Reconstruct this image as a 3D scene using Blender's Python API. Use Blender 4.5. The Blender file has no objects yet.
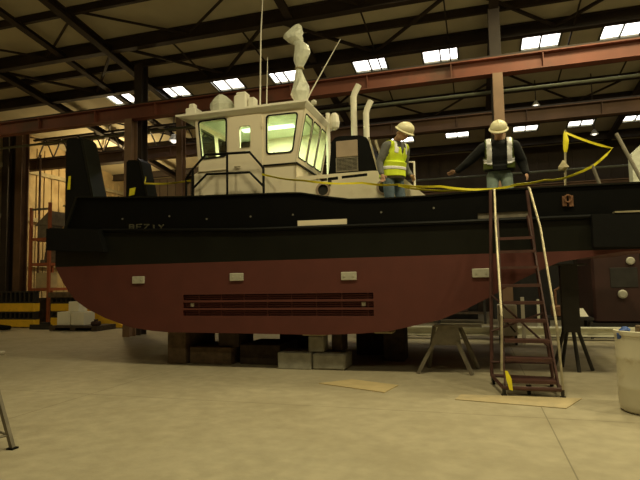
import bpy, bmesh, math, random
from mathutils import Vector, Matrix
from mathutils.geometry import tessellate_polygon
random.seed(7)
PI = math.pi
sc = bpy.context.scene
COL = sc.collection
PSI = math.radians(16.5)
# hall frame: u runs along the boat towards its stern, v across it away from the photographer, z up
HALL = Matrix.Translation((0, 8.3, 0)) @ Matrix.Rotation(-PSI, 4, 'Z')

# ------------------------------------------------------------------ materials
def mat(name, base, rough=.6, metal=0.0, var=.12, scale=6, bump=0.0, bscale=40, spec=.5, stain=None, stain_scale=2.0, stain_lo=.52, stain_hi=.68):
    m = bpy.data.materials.new(name); m.use_nodes = True
    nt = m.node_tree; N = nt.nodes; L = nt.links
    b = N['Principled BSDF']
    b.inputs['Roughness'].default_value = rough; b.inputs['Metallic'].default_value = metal
    b.inputs['Specular IOR Level'].default_value = spec
    tc = N.new('ShaderNodeTexCoord')
    nz = N.new('ShaderNodeTexNoise'); nz.inputs['Scale'].default_value = scale; nz.inputs['Detail'].default_value = 6
    L.new(tc.outputs['Object'], nz.inputs['Vector'])
    rp = N.new('ShaderNodeValToRGB')
    lo = [max(0, c*(1-var)) for c in base]; hi = [min(1, c*(1+var)) for c in base]
    rp.color_ramp.elements[0].position = .3; rp.color_ramp.elements[1].position = .7
    rp.color_ramp.elements[0].color = (*lo, 1); rp.color_ramp.elements[1].color = (*hi, 1)
    L.new(nz.outputs['Fac'], rp.inputs['Fac'])
    out = rp.outputs['Color']
    if stain:
        n2 = N.new('ShaderNodeTexNoise'); n2.inputs['Scale'].default_value = stain_scale; n2.inputs['Detail'].default_value = 8; n2.inputs['Roughness'].default_value = .65
        L.new(tc.outputs['Object'], n2.inputs['Vector'])
        r2 = N.new('ShaderNodeValToRGB'); r2.color_ramp.elements[0].position = stain_lo; r2.color_ramp.elements[1].position = stain_hi
        L.new(n2.outputs['Fac'], r2.inputs['Fac'])
        mx = N.new('ShaderNodeMix'); mx.data_type = 'RGBA'
        L.new(r2.outputs['Color'], mx.inputs['Factor']); L.new(out, mx.inputs['A']); mx.inputs['B'].default_value = (*stain, 1)
        out = mx.outputs['Result']
    L.new(out, b.inputs['Base Color'])
    if bump:
        n3 = N.new('ShaderNodeTexNoise'); n3.inputs['Scale'].default_value = bscale; n3.inputs['Detail'].default_value = 4
        L.new(tc.outputs['Object'], n3.inputs['Vector'])
        bp = N.new('ShaderNodeBump'); bp.inputs['Strength'].default_value = bump; bp.inputs['Distance'].default_value = .02
        L.new(n3.outputs['Fac'], bp.inputs['Height']); L.new(bp.outputs['Normal'], b.inputs['Normal'])
    return m

def emis(name, col, strength):
    m = bpy.data.materials.new(name); m.use_nodes = True
    N = m.node_tree.nodes; b = N['Principled BSDF']
    b.inputs['Base Color'].default_value = (.8, .8, .8, 1)
    b.inputs['Emission Color'].default_value = (*col, 1); b.inputs['Emission Strength'].default_value = strength
    return m

def glass(name, tint, gloss=.12):
    m = bpy.data.materials.new(name); m.use_nodes = True
    nt = m.node_tree; N = nt.nodes; L = nt.links
    N.remove(N['Principled BSDF'])
    t = N.new('ShaderNodeBsdfTransparent'); t.inputs['Color'].default_value = (*tint, 1)
    g = N.new('ShaderNodeBsdfGlossy'); g.inputs['Roughness'].default_value = .02
    f = N.new('ShaderNodeFresnel'); f.inputs['IOR'].default_value = 1.45
    a = N.new('ShaderNodeMath'); a.operation = 'ADD'; a.inputs[1].default_value = gloss; a.use_clamp = True
    L.new(f.outputs['Fac'], a.inputs[0])
    ge = N.new('ShaderNodeNewGeometry'); k = N.new('ShaderNodeMath'); k.operation = 'SUBTRACT'; k.inputs[0].default_value = 1; L.new(ge.outputs['Backfacing'], k.inputs[1])
    k2 = N.new('ShaderNodeMath'); k2.operation = 'MULTIPLY'; L.new(a.outputs[0], k2.inputs[0]); L.new(k.outputs[0], k2.inputs[1])
    mx = N.new('ShaderNodeMixShader'); L.new(k2.outputs[0], mx.inputs['Fac'])
    L.new(t.outputs[0], mx.inputs[1]); L.new(g.outputs[0], mx.inputs[2])
    L.new(mx.outputs[0], N['Material Output'].inputs['Surface'])
    return m

M = {}
M['concrete'] = mat('concrete', (.40, .35, .25), .6, var=.11, scale=5.5, bump=.15, bscale=22, spec=.3, stain=(.31, .265, .18), stain_scale=1.3, stain_lo=.46, stain_hi=.80)
M['red'] = mat('antifouling_red', (.098, .022, .016), .65, var=.10, scale=3, bump=.05, bscale=5)
M['black'] = mat('gloss_black', (.003, .003, .0028), .45, var=.2, scale=3, bump=.06, bscale=3, spec=.14)
M['black2'] = mat('hull_black', (.0095, .010, .0075), .28, var=.2, scale=2, bump=.30, bscale=1.6)
M['rubber'] = mat('rubber', (.003, .003, .0028), .75, var=.25, scale=8, bump=.1, spec=.2)
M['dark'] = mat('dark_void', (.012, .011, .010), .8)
M['cream'] = mat('cream_paint', (.82, .73, .56), .45, var=.04, scale=2, stain=(.62, .52, .36), stain_scale=1.6, stain_lo=.60, stain_hi=.85)
M['white'] = mat('white_paint', (.86, .82, .70), .45, var=.05, scale=3)
M['inside'] = mat('cabin_liner', (.70, .74, .60), .6, var=.06, scale=3)
M['plate'] = mat('zinc', (.50, .48, .40), .5, .2, var=.12, scale=12)
M['letters'] = mat('faded_letters', (.075, .07, .045), .6, var=.6, scale=9)
M['bolt'] = mat('bolt_steel', (.35, .33, .28), .4, .7)
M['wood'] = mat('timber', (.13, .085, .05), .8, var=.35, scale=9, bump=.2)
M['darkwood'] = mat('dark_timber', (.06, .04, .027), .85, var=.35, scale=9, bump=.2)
M['shim'] = mat('pale_timber', (.42, .36, .22), .75, var=.2, scale=9)
M['block'] = mat('concrete_block', (.30, .285, .235), .85, var=.2, scale=7, bump=.4, bscale=12)
M['wrap'] = mat('plastic_film', (.66, .67, .56), .3, var=.12, scale=10, bump=.5, bscale=14)
M['girder'] = mat('red_oxide_steel', (.20, .062, .036), .6, var=.22, scale=1.2, stain=(.12, .06, .038), stain_scale=.9)
M['column'] = mat('brown_steel', (.24, .145, .09), .6, var=.2, scale=2)
M['purlin'] = mat('dark_brown_steel', (.038, .025, .018), .7, var=.25, scale=2)
M['roof'] = mat('roof_insulation', (.66, .60, .43), .85, var=.14, scale=.8, bump=.1, bscale=3)
M['endwall'] = mat('insulated_panel', (.52, .40, .215), .75, var=.18, scale=1.2, stain=(.36, .25, .12), stain_scale=.8)
M['backwall'] = mat('brown_cladding', (.085, .062, .042), .8, var=.25, scale=.8)
M['yellow'] = mat('yellow_paint', (.88, .52, .03), .5, var=.10, scale=4, stain=(.30, .19, .04), stain_scale=5, stain_lo=.6, stain_hi=.8)
M['orange'] = mat('rack_orange', (.36, .10, .04), .55, var=.15, scale=5)
M['tape'] = mat('tape_yellow', (.92, .80, .03), .45, var=.06, scale=20)
M['ladder'] = mat('ladder_red', (.075, .030, .025), .5, var=.25, scale=8)
M['tube'] = mat('worn_rail', (.50, .44, .30), .4, .5, var=.25, scale=10)
M['steel'] = mat('dull_steel', (.20, .175, .135), .55, .3, var=.25, scale=7)
M['blacksteel'] = mat('black_steel', (.022, .019, .017), .55, var=.25, scale=6)
M['maroon'] = mat('maroon_paint', (.035, .012, .010), .55, var=.3, scale=2)
M['oldgirder'] = mat('old_brown_steel', (.13, .07, .038), .7, var=.3, scale=1.2)
M['pipe'] = mat('conduit', (.16, .17, .12), .5, .3)
M['card'] = mat('cardboard', (.52, .41, .22), .85, var=.1, scale=5)
M['dustcard'] = mat('dusty_cardboard', (.46, .37, .22), .9, var=.14, scale=3, stain=(.38, .32, .21), stain_scale=2)
M['drum'] = mat('white_plastic', (.62, .58, .45), .45, var=.06, scale=3, stain=(.40, .32, .20), stain_scale=3.5, stain_lo=.58, stain_hi=.75)
M['blue'] = mat('blue_rag', (.05, .10, .32), .8, var=.35, scale=14, bump=.4)
M['skin'] = mat('skin', (.50, .28, .18), .55, var=.06, scale=20)
M['eye'] = mat('eye', (.6, .6, .58), .3)
M['grey_shirt'] = mat('grey_shirt', (.15, .15, .145), .9, var=.15, scale=14, bump=.3)
M['jacket'] = mat('black_jacket', (.004, .0045, .0055), .9, var=.2, scale=14, bump=.3)
M['jeans'] = mat('blue_jeans', (.10, .14, .18), .9, var=.2, scale=14, bump=.3)
M['jeans2'] = mat('washed_jeans', (.20, .26, .24), .9, var=.2, scale=14, bump=.3)
M['vest'] = mat('hi_vis', (.66, .80, .03), .7, var=.1, scale=8, bump=.2)
M['vest_shaded'] = mat('hi_vis_shaded', (.09, .12, .012), .7, var=.1, scale=8, bump=.2)  # hi-vis cloth with the shadow on it put into a darker colour
M['band'] = mat('reflective_band', (.92, .92, .98), .3, 0, var=.02)
M['helmet'] = mat('helmet_cream', (.80, .74, .50), .35, var=.05)
M['boot'] = mat('boot_leather', (.05, .032, .02), .7)
M['rust'] = mat('rusty_steel', (.20, .095, .05), .75, .2, var=.4, scale=16)
M['paper'] = mat('paper', (.78, .76, .62), .8, var=.04)
M['panelbrown'] = mat('primed_panel', (.36, .27, .20), .6, var=.08, scale=5)
M['glass'] = glass('window_glass', (.90, .97, .86), .02)
M['sky'] = emis('skylight_panel', (1.0, .93, .88), 5.0)
M['bulb'] = emis('lamp_lens', (1.0, .92, .75), 2.0)
M['tubelight'] = emis('cabin_light', (.85, 1.0, .75), 3.0)

# ------------------------------------------------------------------ mesh helpers
class MB:
    def __init__(s): s.v = []; s.f = []
    def add(s, vs, fs):
        o = len(s.v); s.v += [tuple(v) for v in vs]; s.f += [tuple(i+o for i in f) for f in fs]; return s
    def box(s, x0, x1, y0, y1, z0, z1, c=0.0):
        if c <= 0:
            vs = [(x, y, z) for z in (z0, z1) for x, y in ((x0, y0), (x1, y0), (x1, y1), (x0, y1))]
            return s.add(vs, [(3, 2, 1, 0), (4, 5, 6, 7), (0, 1, 5, 4), (1, 2, 6, 5), (2, 3, 7, 6), (3, 0, 4, 7)])
        rings = []
        for z, k in ((z0, c), (z0+c, 0), (z1-c, 0), (z1, c)):
            rings.append([(x0+c, y0+k, z), (x1-c, y0+k, z), (x1-k, y0+c, z), (x1-k, y1-c, z), (x1-c, y1-k, z), (x0+c, y1-k, z), (x0+k, y1-c, z), (x0+k, y0+c, z)])
        return s.loft(rings)
    def loft(s, rings, cap=True, closed=True):
        n = len(rings[0]); vs = [p for r in rings for p in r]; fs = []
        for i in range(len(rings)-1):
            for j in range(n if closed else n-1):
                k = (j+1) % n
                fs.append((i*n+j, i*n+k, (i+1)*n+k, (i+1)*n+j))
        if cap: fs += [tuple(reversed(range(n))), tuple((len(rings)-1)*n+j for j in range(n))]
        return s.add(vs, fs)
    def prism(s, pts, f, a, b):          # pts: 2-D outline, f(p, q, t) -> 3-D
        return s.loft([[f(p, q, a) for p, q in pts], [f(p, q, b) for p, q in pts]])
    def plate(s, outer, holes, f, a, b):  # outline with holes, thickness a..b
        loops = [outer]+holes
        flat = [p for l in loops for p in l]
        tris = tessellate_polygon([[Vector((p[0], p[1], 0)) for p in l] for l in loops])
        n = len(flat)
        vs = [f(p, q, a) for p, q in flat]+[f(p, q, b) for p, q in flat]
        fs = [tuple(t) for t in tris]+[tuple(i+n for i in reversed(t)) for t in tris]
        o = 0
        for l in loops:
            for i in range(len(l)):
                j = (i+1) % len(l); fs.append((o+i, o+j, o+j+n, o+i+n))
            o += len(l)
        return s.add(vs, fs)
    def tube(s, pts, r, n=8, cap=True):
        pts = [Vector(p) for p in pts]; rs = r if isinstance(r, (list, tuple)) else [r]*len(pts)
        rings = []; prev = None
        for i, p in enumerate(pts):
            d = (pts[min(i+1, len(pts)-1)]-pts[max(i-1, 0)]).normalized()
            a = prev if prev is not None else (Vector((0, 0, 1)) if abs(d.z) < .9 else Vector((1, 0, 0)))
            x = (a-d*a.dot(d)).normalized(); y = d.cross(x); prev = x
            k = 1.0
            if 0 < i < len(pts)-1:
                c = (pts[i+1]-pts[i]).normalized().dot((pts[i]-pts[i-1]).normalized()); k = 1/max(.6, math.sqrt((1+c)/2))
            rings.append([p+(x*math.cos(t*2*PI/n)+y*math.sin(t*2*PI/n))*rs[i]*(1+(k-1)*.5) for t in range(n)])
        return s.loft(rings, cap)
    def bar(s, p0, p1, w, h):              # rectangular bar between two points
        p0 = Vector(p0); p1 = Vector(p1); d = (p1-p0).normalized()
        a = Vector((0, 0, 1)) if abs(d.z) < .95 else Vector((0, 1, 0))
        x = d.cross(a).normalized(); y = x.cross(d)
        return s.loft([[q+x*i*w/2+y*j*h/2 for i, j in ((-1, -1), (1, -1), (1, 1), (-1, 1))] for q in (p0, p1)])
    def lathe(s, prof, c=(0, 0, 0), n=24, fx=1, fy=1):
        rings = [[(c[0]+r*fx*math.cos(t*2*PI/n), c[1]+r*fy*math.sin(t*2*PI/n), c[2]+z) for t in range(n)] for r, z in prof]
        return s.loft(rings)
    def ell(s, c, rx, ry, rz, n=12, m=8):
        rings = []
        for i in range(1, m):
            a = PI*i/m
            rings.append([(c[0]+rx*math.sin(a)*math.cos(t*2*PI/n), c[1]+ry*math.sin(a)*math.sin(t*2*PI/n), c[2]-rz*math.cos(a)) for t in range(n)])
        return s.loft(rings)
    def cap(s, p0, p1, r0, r1, n=10):      # tapered limb with rounded ends
        p0 = Vector(p0); p1 = Vector(p1); d = (p1-p0).normalized()
        pts = [p0-d*r0*.95, p0-d*r0*.6, p0, p1, p1+d*r1*.6, p1+d*r1*.95]
        return s.tube(pts, [r0*.3, r0*.8, r0, r1, r1*.8, r1*.3], n)
    def ibeam(s, p0, p1, w, h, t=.025):    # I-section along a straight line, h vertical (or along v for posts)
        p0 = Vector(p0); p1 = Vector(p1); d = (p1-p0).normalized()
        a = Vector((0, 0, 1)) if abs(d.z) < .95 else Vector((0, 1, 0))
        x = d.cross(a).normalized(); y = x.cross(d)
        o = [(-w/2, -h/2), (w/2, -h/2), (w/2, -h/2+t), (t/2, -h/2+t), (t/2, h/2-t), (w/2, h/2-t), (w/2, h/2), (-w/2, h/2), (-w/2, h/2-t), (-t/2, h/2-t), (-t/2, -h/2+t), (-w/2, -h/2+t)]
        vs = [q+x*i+y*j for q in (p0, p1) for i, j in o]
        n = 12; fs = [(i, (i+1) % n, (i+1) % n+n, i+n) for i in range(n)]
        for k in (0, n):
            fs += [(k, k+1, k+2, k+3, k+10, k+11), (k+3, k+4, k+9, k+10), (k+4, k+5, k+6, k+7, k+8, k+9)]
        return s.add(vs, fs)

BASE = {}
def put(o, parent=None, base=None, rz=0):
    COL.objects.link(o)
    if parent: o.parent = parent
    else: o.matrix_world = HALL @ Matrix.Translation(base) @ Matrix.Rotation(rz, 4, 'Z')
    return o
def mesh(name, mb, m, base, smooth=False):
    me = bpy.data.meshes.new(name)
    me.from_pydata([(v[0]-base[0], v[1]-base[1], v[2]-base[2]) for v in mb.v], [], mb.f)
    bm = bmesh.new(); bm.from_mesh(me); bmesh.ops.recalc_face_normals(bm, faces=bm.faces); bm.to_mesh(me); bm.free()
    if m: me.materials.append(m)
    if smooth:
        me.shade_smooth()
        me.set_sharp_from_angle(angle=math.radians(42))
    return me
def obj(name, mb, m, parent=None, smooth=False, label=None, local=False, stuff=False):
    if parent is not None: base = (0, 0, 0) if local else BASE[parent.name]
    elif local: base = (0, 0, 0)
    else:
        xs = [v[0] for v in mb.v]; ys = [v[1] for v in mb.v]
        base = ((min(xs)+max(xs))/2, (min(ys)+max(ys))/2, min(v[2] for v in mb.v))
    o = bpy.data.objects.new(name, mesh(name, mb, m, base, smooth))
    put(o, parent, base)
    BASE[o.name] = base
    if label: o['label'] = label
    if stuff: o['kind'] = 'stuff'
    return o
def tag(o, label, cat, group=None):
    o['label'] = label; o['category'] = cat
    if group: o['group'] = group
    return o
def thing(name, label, cat, base, group=None, rz=0, local=False):
    o = bpy.data.objects.new(name, None); o.empty_display_size = .2
    put(o, None, base, rz); BASE[o.name] = (0, 0, 0) if local else base
    return tag(o, label, cat, group)
def one(name, mb, m, label, cat, group=None, smooth=False):
    return tag(obj(name, mb, m, None, smooth), label, cat, group)
def struct(name, mb, m, parent=None):
    o = obj(name, mb, m, parent)
    if parent is None: o['kind'] = 'structure'
    return o
def dup(root, loc, rz, label, group=None):
    def cp(o, par):
        c = o.copy(); COL.objects.link(c)
        if par: c.parent = par
        for ch in [x for x in COL.objects if x.parent == o]: cp(ch, c)
        return c
    r = cp(root, None); r.matrix_world = HALL @ Matrix.Translation(loc) @ Matrix.Rotation(rz, 4, 'Z')
    r['label'] = label
    if group: r['group'] = group
    return r
def rpoly(pts, r, n=4):                    # polygon with rounded corners
    out = []; k = len(pts)
    for i in range(k):
        p = Vector(pts[i]); a = (Vector(pts[i-1])-p).normalized(); b = (Vector(pts[(i+1) % k])-p).normalized()
        for j in range(n+1):
            t = j/n; q = p+a*r*(1-t)**2+b*r*t**2
            out.append((q.x, q.y))
    return out
def circ(c, r, n=20): return [(c[0]+r*math.cos(t*2*PI/n), c[1]+r*math.sin(t*2*PI/n)) for t in range(n)]
def grow(pts, d):                           # offset a convex outline outwards
    cx = sum(p[0] for p in pts)/len(pts); cy = sum(p[1] for p in pts)/len(pts)
    return [(p[0]+d*(1 if p[0] > cx else -1)*min(1, abs(p[0]-cx)*6), p[1]+d*(1 if p[1] > cy else -1)*min(1, abs(p[1]-cy)*6)) for p in pts]
def lerp(tab, x):
    for (a, b), (c, d) in zip(tab, tab[1:]):
        if x <= c: return b+(d-b)*max(0, (x-a)/(c-a))
    return tab[-1][1]

# ------------------------------------------------------------------ the hall
roofz = lambda v: 8.9-.14*v
U0, U1, V0, V1 = -15.0, 15.0, -14.0, 15.0
fl = struct('floor', MB().box(U0-.3, U1+.3, V0-.3, V1+.3, -.2, 0), M['concrete'])
# saw-cut joints in the slab
nt = M['concrete'].node_tree; N = nt.nodes; L = nt.links
bs = N['Principled BSDF']; src = bs.inputs['Base Color'].links[0].from_socket
geo = N.new('ShaderNodeTexCoord'); sp = N.new('ShaderNodeSeparateXYZ'); L.new(geo.outputs['Object'], sp.inputs[0])
def joint(sock, period, off, wid):
    a = N.new('ShaderNodeMath'); a.operation = 'ADD'; a.inputs[1].default_value = off; L.new(sock, a.inputs[0])
    b = N.new('ShaderNodeMath'); b.operation = 'PINGPONG'; b.inputs[1].default_value = period/2; L.new(a.outputs[0], b.inputs[0])
    c = N.new('ShaderNodeMath'); c.operation = 'LESS_THAN'; c.inputs[1].default_value = wid; L.new(b.outputs[0], c.inputs[0]); return c.outputs[0]
j1 = joint(sp.outputs['X'], 5.6, -3.0+5.6*5, .006); j2 = joint(sp.outputs['Y'], 5.6, 2.6+5.6*5, .006)
mxx = N.new('ShaderNodeMath'); mxx.operation = 'MAXIMUM'; L.new(j1, mxx.inputs[0]); L.new(j2, mxx.inputs[1])
mm = N.new('ShaderNodeMath'); mm.operation = 'MULTIPLY'; mm.inputs[1].default_value = .5; L.new(mxx.outputs[0], mm.inputs[0])
mj = N.new('ShaderNodeMix'); mj.data_type = 'RGBA'; L.new(mm.outputs[0], mj.inputs['Factor']); L.new(src, mj.inputs['A']); mj.inputs['B'].default_value = (.07, .055, .035, 1)
L.new(mj.outputs['Result'], bs.inputs['Base Color'])

# roof with openings for the skylights
sk = []
for u in (-9.2, -7.15, -5.15, -3.13, -.43, 1.64, 4.34, 6.35, 8.9): sk.append((u, 7.08, .95, .74))
for u in (-.25, 1.9, 4.42, 6.35, 8.16): sk.append((u, 12.98, .85, .5))
holes = [[(u-w/2, v-d/2), (u+w/2, v-d/2), (u+w/2, v+d/2), (u-w/2, v+d/2)] for u, v, w, d in sk]
mb = MB().plate([(U0-.3, V0-.3), (U1+.3, V0-.3), (U1+.3, V1+.3), (U0-.3, V1+.3)], holes, lambda p, q, t: (p, q, roofz(q)+t), 0, .15)
struct('ceiling', mb, M['roof'])
for i, (u, v, w, d) in enumerate(sk):
    f = lambda p, q, t: (p, q, roofz(q)+t)
    wn = struct('window_%d' % (i+1), MB().plate([(u-w/2-.05, v-d/2-.05), (u+w/2+.05, v-d/2-.05), (u+w/2+.05, v+d/2+.05), (u-w/2-.05, v+d/2+.05)],
        [[(u-w/2, v-d/2), (u-.02, v-d/2), (u-.02, v+d/2), (u-w/2, v+d/2)], [(u+.02, v-d/2), (u+w/2, v-d/2), (u+w/2, v+d/2), (u+.02, v+d/2)]], f, -.03, .02), M['pipe'])
    for a, b in ((u-w/2, u-.02), (u+.02, u+w/2)):
        obj('pane', MB().prism([(a, v-d/2), (b, v-d/2), (b, v+d/2), (a, v+d/2)], f, .03, .05), M['sky'], wn)
# walls: ribbed end wall, back wall, and the two behind the photographer
mb = MB().prism([(V0-.3, 0), (V1+.3, 0), (V1+.3, roofz(V1+.3)), (V0-.3, roofz(V0-.3))], lambda p, q, t: (t, p, q), U0-.3, U0)
v = V0
while v < V1-.5:
    for k in range(3): mb.box(U0, U0+.05, v+k*.4, v+k*.4+.05, .02, roofz(v+.9)-.4)
    v += 1.2
we = struct('wall_left', mb, M['endwall'])
for z in (2.2, 4.05, 6.0): struct('trim_%d' % int(z), MB().box(U0+.05, U0+.17, V0, V1, z, z+.16), M['shim'])
mb = MB().box(U0, U1, V1, V1+.3, 0, roofz(V1))
u = U0+.2
while u < U1: mb.box(u, u+.06, V1-.05, V1, .02, roofz(V1)-.1); u += .45
struct('wall_back', mb, M['backwall'])
struct('wall_right', MB().prism([(V0-.3, 0), (V1+.3, 0), (V1+.3, roofz(V1+.3)), (V0-.3, roofz(V0-.3))], lambda p, q, t: (t, p, q), U1, U1+.3), M['backwall'])
struct('wall_front', MB().box(U0, U1, V0-.3, V0, 0, roofz(V0)), M['backwall'])
# steel frame
for v, h, w in ((-8, .3, .2), (-5, .3, .2), (-2, .3, .2), (.8, .18, .1), (2.56, .2, .1), (4.05, .36, .2), (5.17, .2, .1), (6.2, .34, .2), (8.4, .2, .1), (9.55, .2, .1), (10.8, .2, .1), (12.1, .22, .12), (14.0, .3, .2)):
    z = roofz(v)-h/2-.002
    struct('roof_beam', MB().ibeam((U0, v, z), (U1, v, z), w, h, .02), M['purlin'])
def rafter(u, h=.22):
    a, b = V0+.02, V1-.02
    mb = MB().ibeam((u, a, roofz(a)-h/2-.2), (u, b, roofz(b)-h/2-.2), .2, h, .03)
    struct('roof_beam', mb, M['purlin'])
for u in (-11.4, -7.3, 3.03, 12.2): rafter(u)
for u in (-8.9, -1.9, 7.5): rafter(u, .1)
def brace(p, q, w=.06): struct('brace_beam', MB().bar(p, q, w, w), M['purlin'])
for k in range(-3, 4):
    a = -.1+4.7*k
    for d in (-2.3, 2.3): brace((a, 6.2, roofz(6.2)-.18), (a+d, 4.05, roofz(4.05)-.2), .07)
    for d in (-2.3, 2.3): brace((a+1.2, 10.8, roofz(10.8)-.15), (a+1.2+d, 8.4, roofz(8.4)-.15), .05)
    for d in (-2.3, 2.3): brace((a, 4.05, roofz(4.05)-.2), (a+d, 2.56, roofz(2.56)-.15), .05)
# sag rods between the purlins
for u in (-5.4, -3.3, -.1, 1.9, 5.0, 6.7):
    brace((u, 4.05, roofz(4.05)-.25), (u+.05, 9.55, roofz(9.55)-.2), .035)
# crane girders on their columns
def girder(v, z0, z1, label, gm):
    t = thing('crane_girder', label, 'girder', (0, v, z0))
    h = z1-z0
    obj('beam', MB().ibeam((U0+.02, v, z0+h/2), (U1-.02, v, z0+h/2), .26, h, .03), M[gm], t)
    obj('rail', MB().box(U0+.02, U1-.02, v-.05, v+.05, z1, z1+.07), M['purlin'], t)
    mb = MB()
    for u in range(-14, 15, 2): mb.box(u, u+.02, v-.12, v-.012, z0+.03, z1-.03)
    obj('stiffener', mb, M[gm], t, stuff=True)
    return t
girder(4.4, 6.08, 6.47, 'long red-brown crane girder crossing the hall above the boat, just below the bright skylights', 'girder')
girder(8.3, 5.98, 6.38, 'lower brown crane girder further back, seen behind the exhaust stacks', 'oldgirder')
def column(u, v, z, w=.22, d=.3, m='column'):
    struct('steel_column', MB().ibeam((u, v, 0), (u, v, z), w, d, .03), M[m])
for u in (3.03, -6.83, 12.2): column(u, 4.4, 6.08)
column(-14.7, 7.6, 7.4, .3, .35, 'purlin')
column(-14.05, 7.6, 7.4, .3, .35, 'oldgirder')
for v, lab in ((7.9, 'thin vertical pipe between the two left columns'), (8.0, 'thin vertical pipe just right of the left columns')):
    one('drain_pipe', MB().tube([(-14.45+8.5*(v-7.9), v, 0), (-14.45+8.5*(v-7.9), v, 6.5)], .04), M['oldgirder'], lab, 'pipe')
for u in (-6.83, 3.03, 12.2): column(u, 4.85, roofz(4.85)-.36, .26, .3, 'purlin')
for u in (-6.3, 3.2, 12.2):
    column(u, 8.3, 5.98, .3, .3)
    column(u, 8.75, roofz(8.75)-.36, .3, .3, 'purlin')
column(-6.45, 6.4, 7.4, .2, .25)
# lattice girder along the far line
mb = MB()
for z in (6.55, 7.35): mb.bar((U0+.3, 8.75, z), (-1.5, 8.75, z), .08, .08)
for i in range(16):
    u = U0+.5+i*.8
    mb.bar((u, 8.75, 6.55), (u+.4, 8.75, 7.35), .04, .04); mb.bar((u+.4, 8.75, 7.35), (u+.8, 8.75, 6.55), .04, .04)
one('lattice_girder', mb, M['purlin'], 'dark lattice girder with zigzag bars above the far crane girder', 'girder')
for v, z, lab in ((5.3, 6.0, 'thin greenish conduit running just under the near crane girder'), (10.5, 4.9, 'thin conduit running along the hall behind the stacks, below the far girder')):
    one('conduit', MB().tube([(U0+.2, v, z), (U1-.2, v, z)], .04), M['pipe'], lab, 'pipe')
for v, z, lab in ((11.5, 4.5, 'dark brown horizontal wall rail behind the left worker'), (12.0, 3.6, 'dark brown horizontal wall rail seen low between the two workers')):
    one('wall_rail', MB().ibeam((U0+.2, v, z), (U1-.2, v, z), .2, .3), M['column'], lab, 'rail')
def lamp(u, v, z, r, label, drop):
    t = thing('hanging_lamp', label, 'lamp', (u, v, z), 'hanging lamps under the far roof')
    obj('shade', MB().lathe([(r*.35, r*1.2), (r*.5, r*.9), (r, .02), (r*.95, 0), (r*.4, r*.8), (r*.2, r*1.1)], (u, v, z), 16), M['plate'], t, True)
    obj('lens', MB().ell((u, v, z+.04), r*.62, r*.62, r*.62), M['bulb'], t, True)
    obj('rod', MB().tube([(u, v, z+r*1.15), (u, v, drop)], .015), M['purlin'], t)
lamp(-7.4, 7.5, 6.32, .19, 'small pale hanging lamp left of the wheelhouse roof', roofz(7.5))
lamp(4.4, 9.3, 6.78, .12, 'tiny hanging lamp high right, above the bent worker', roofz(9.3))
lamp(6.0, 9.3, 5.7, .12, 'dim pinkish hanging lamp above the stern tape', roofz(9.3))

# ------------------------------------------------------------------ the boat
Wd = 3.5
boat = thing('push_boat', 'black and red steel push boat with cream wheelhouse, propped on blocks', 'boat', (0, 0, .57))
zs = lambda u: lerp([(-5.3, 2.5), (-1.2, 2.33), (1.9, 2.29), (5, 2.27)], u)
Z1 = 1.787
low = [(-5.2, Z1), (-5.14, 1.70), (-5.0, 1.47), (-4.74, 1.17), (-4.45, 1.0), (-4.07, .84), (-3.54, .68), (-3.1, .62), (-2.77, .60), (-1.2, .592), (0, .585), (.6, .61), (1.08, .655), (1.83, .825), (2.2, .98), (2.55, 1.158), (2.97, 1.395), (3.25, 1.53), (3.5, 1.637), (4.26, 1.755), (4.95, Z1)]
slots = [[(-2.48, a), (.84, a), (.84, b), (-2.48, b)] for a, b in ((1.145, 1.24), (1.012, 1.107), (.882, .977))]
uvz = lambda p, q, t: (p, t, q)
mb = MB().plate(low, slots, uvz, 0, .1).prism(low, uvz, .1, Wd)
lh = obj('lower_hull', mb, M['red'], boat)
lh['label'] = 'dull red lower hull'
mb = MB()
for k in range(3):
    z = .93+.131*k
    for j in range(2): mb.tube([(-2.46, .06, z-.02+.04*j), (.82, .06, z-.02+.04*j)], .017, 6)
    for u in [-2.2+.42*i for i in range(8)]: mb.box(u, u+.02, .035, .06, z-.045, z+.045)
obj('keel_cooler', mb, M['red'], lh)
for u in (-2.36, .64): obj('anode', MB().box(u, u+.07, .03, .06, 1.03, 1.1, .01), M['plate'], lh)
for u, z in ((-3.366, 1.512), (-1.46, 1.527), (.463, 1.504), (2.44, 1.507)):
    a = obj('zinc_plate', MB().box(u-.125, u+.125, -.03, -.001, z-.065, z+.065, .008), M['plate'], boat, label='pale grey zinc plate')
    for du in (-.07, .07): obj('bolt', MB().tube([(u+du, -.03, z), (u+du, -.04, z)], .014, 8), M['plate'], a)
up = [(u, zs(u)) for u in (-5.2, -4, -2.6, -1.2, .4, 1.9, 3.4, 4.95)]
mb = MB().prism([(4.95, Z1), (-5.2, Z1)]+up, uvz, 0, Wd)
obj('upper_hull', mb, M['black2'], boat, label='black upper hull band')
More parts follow.
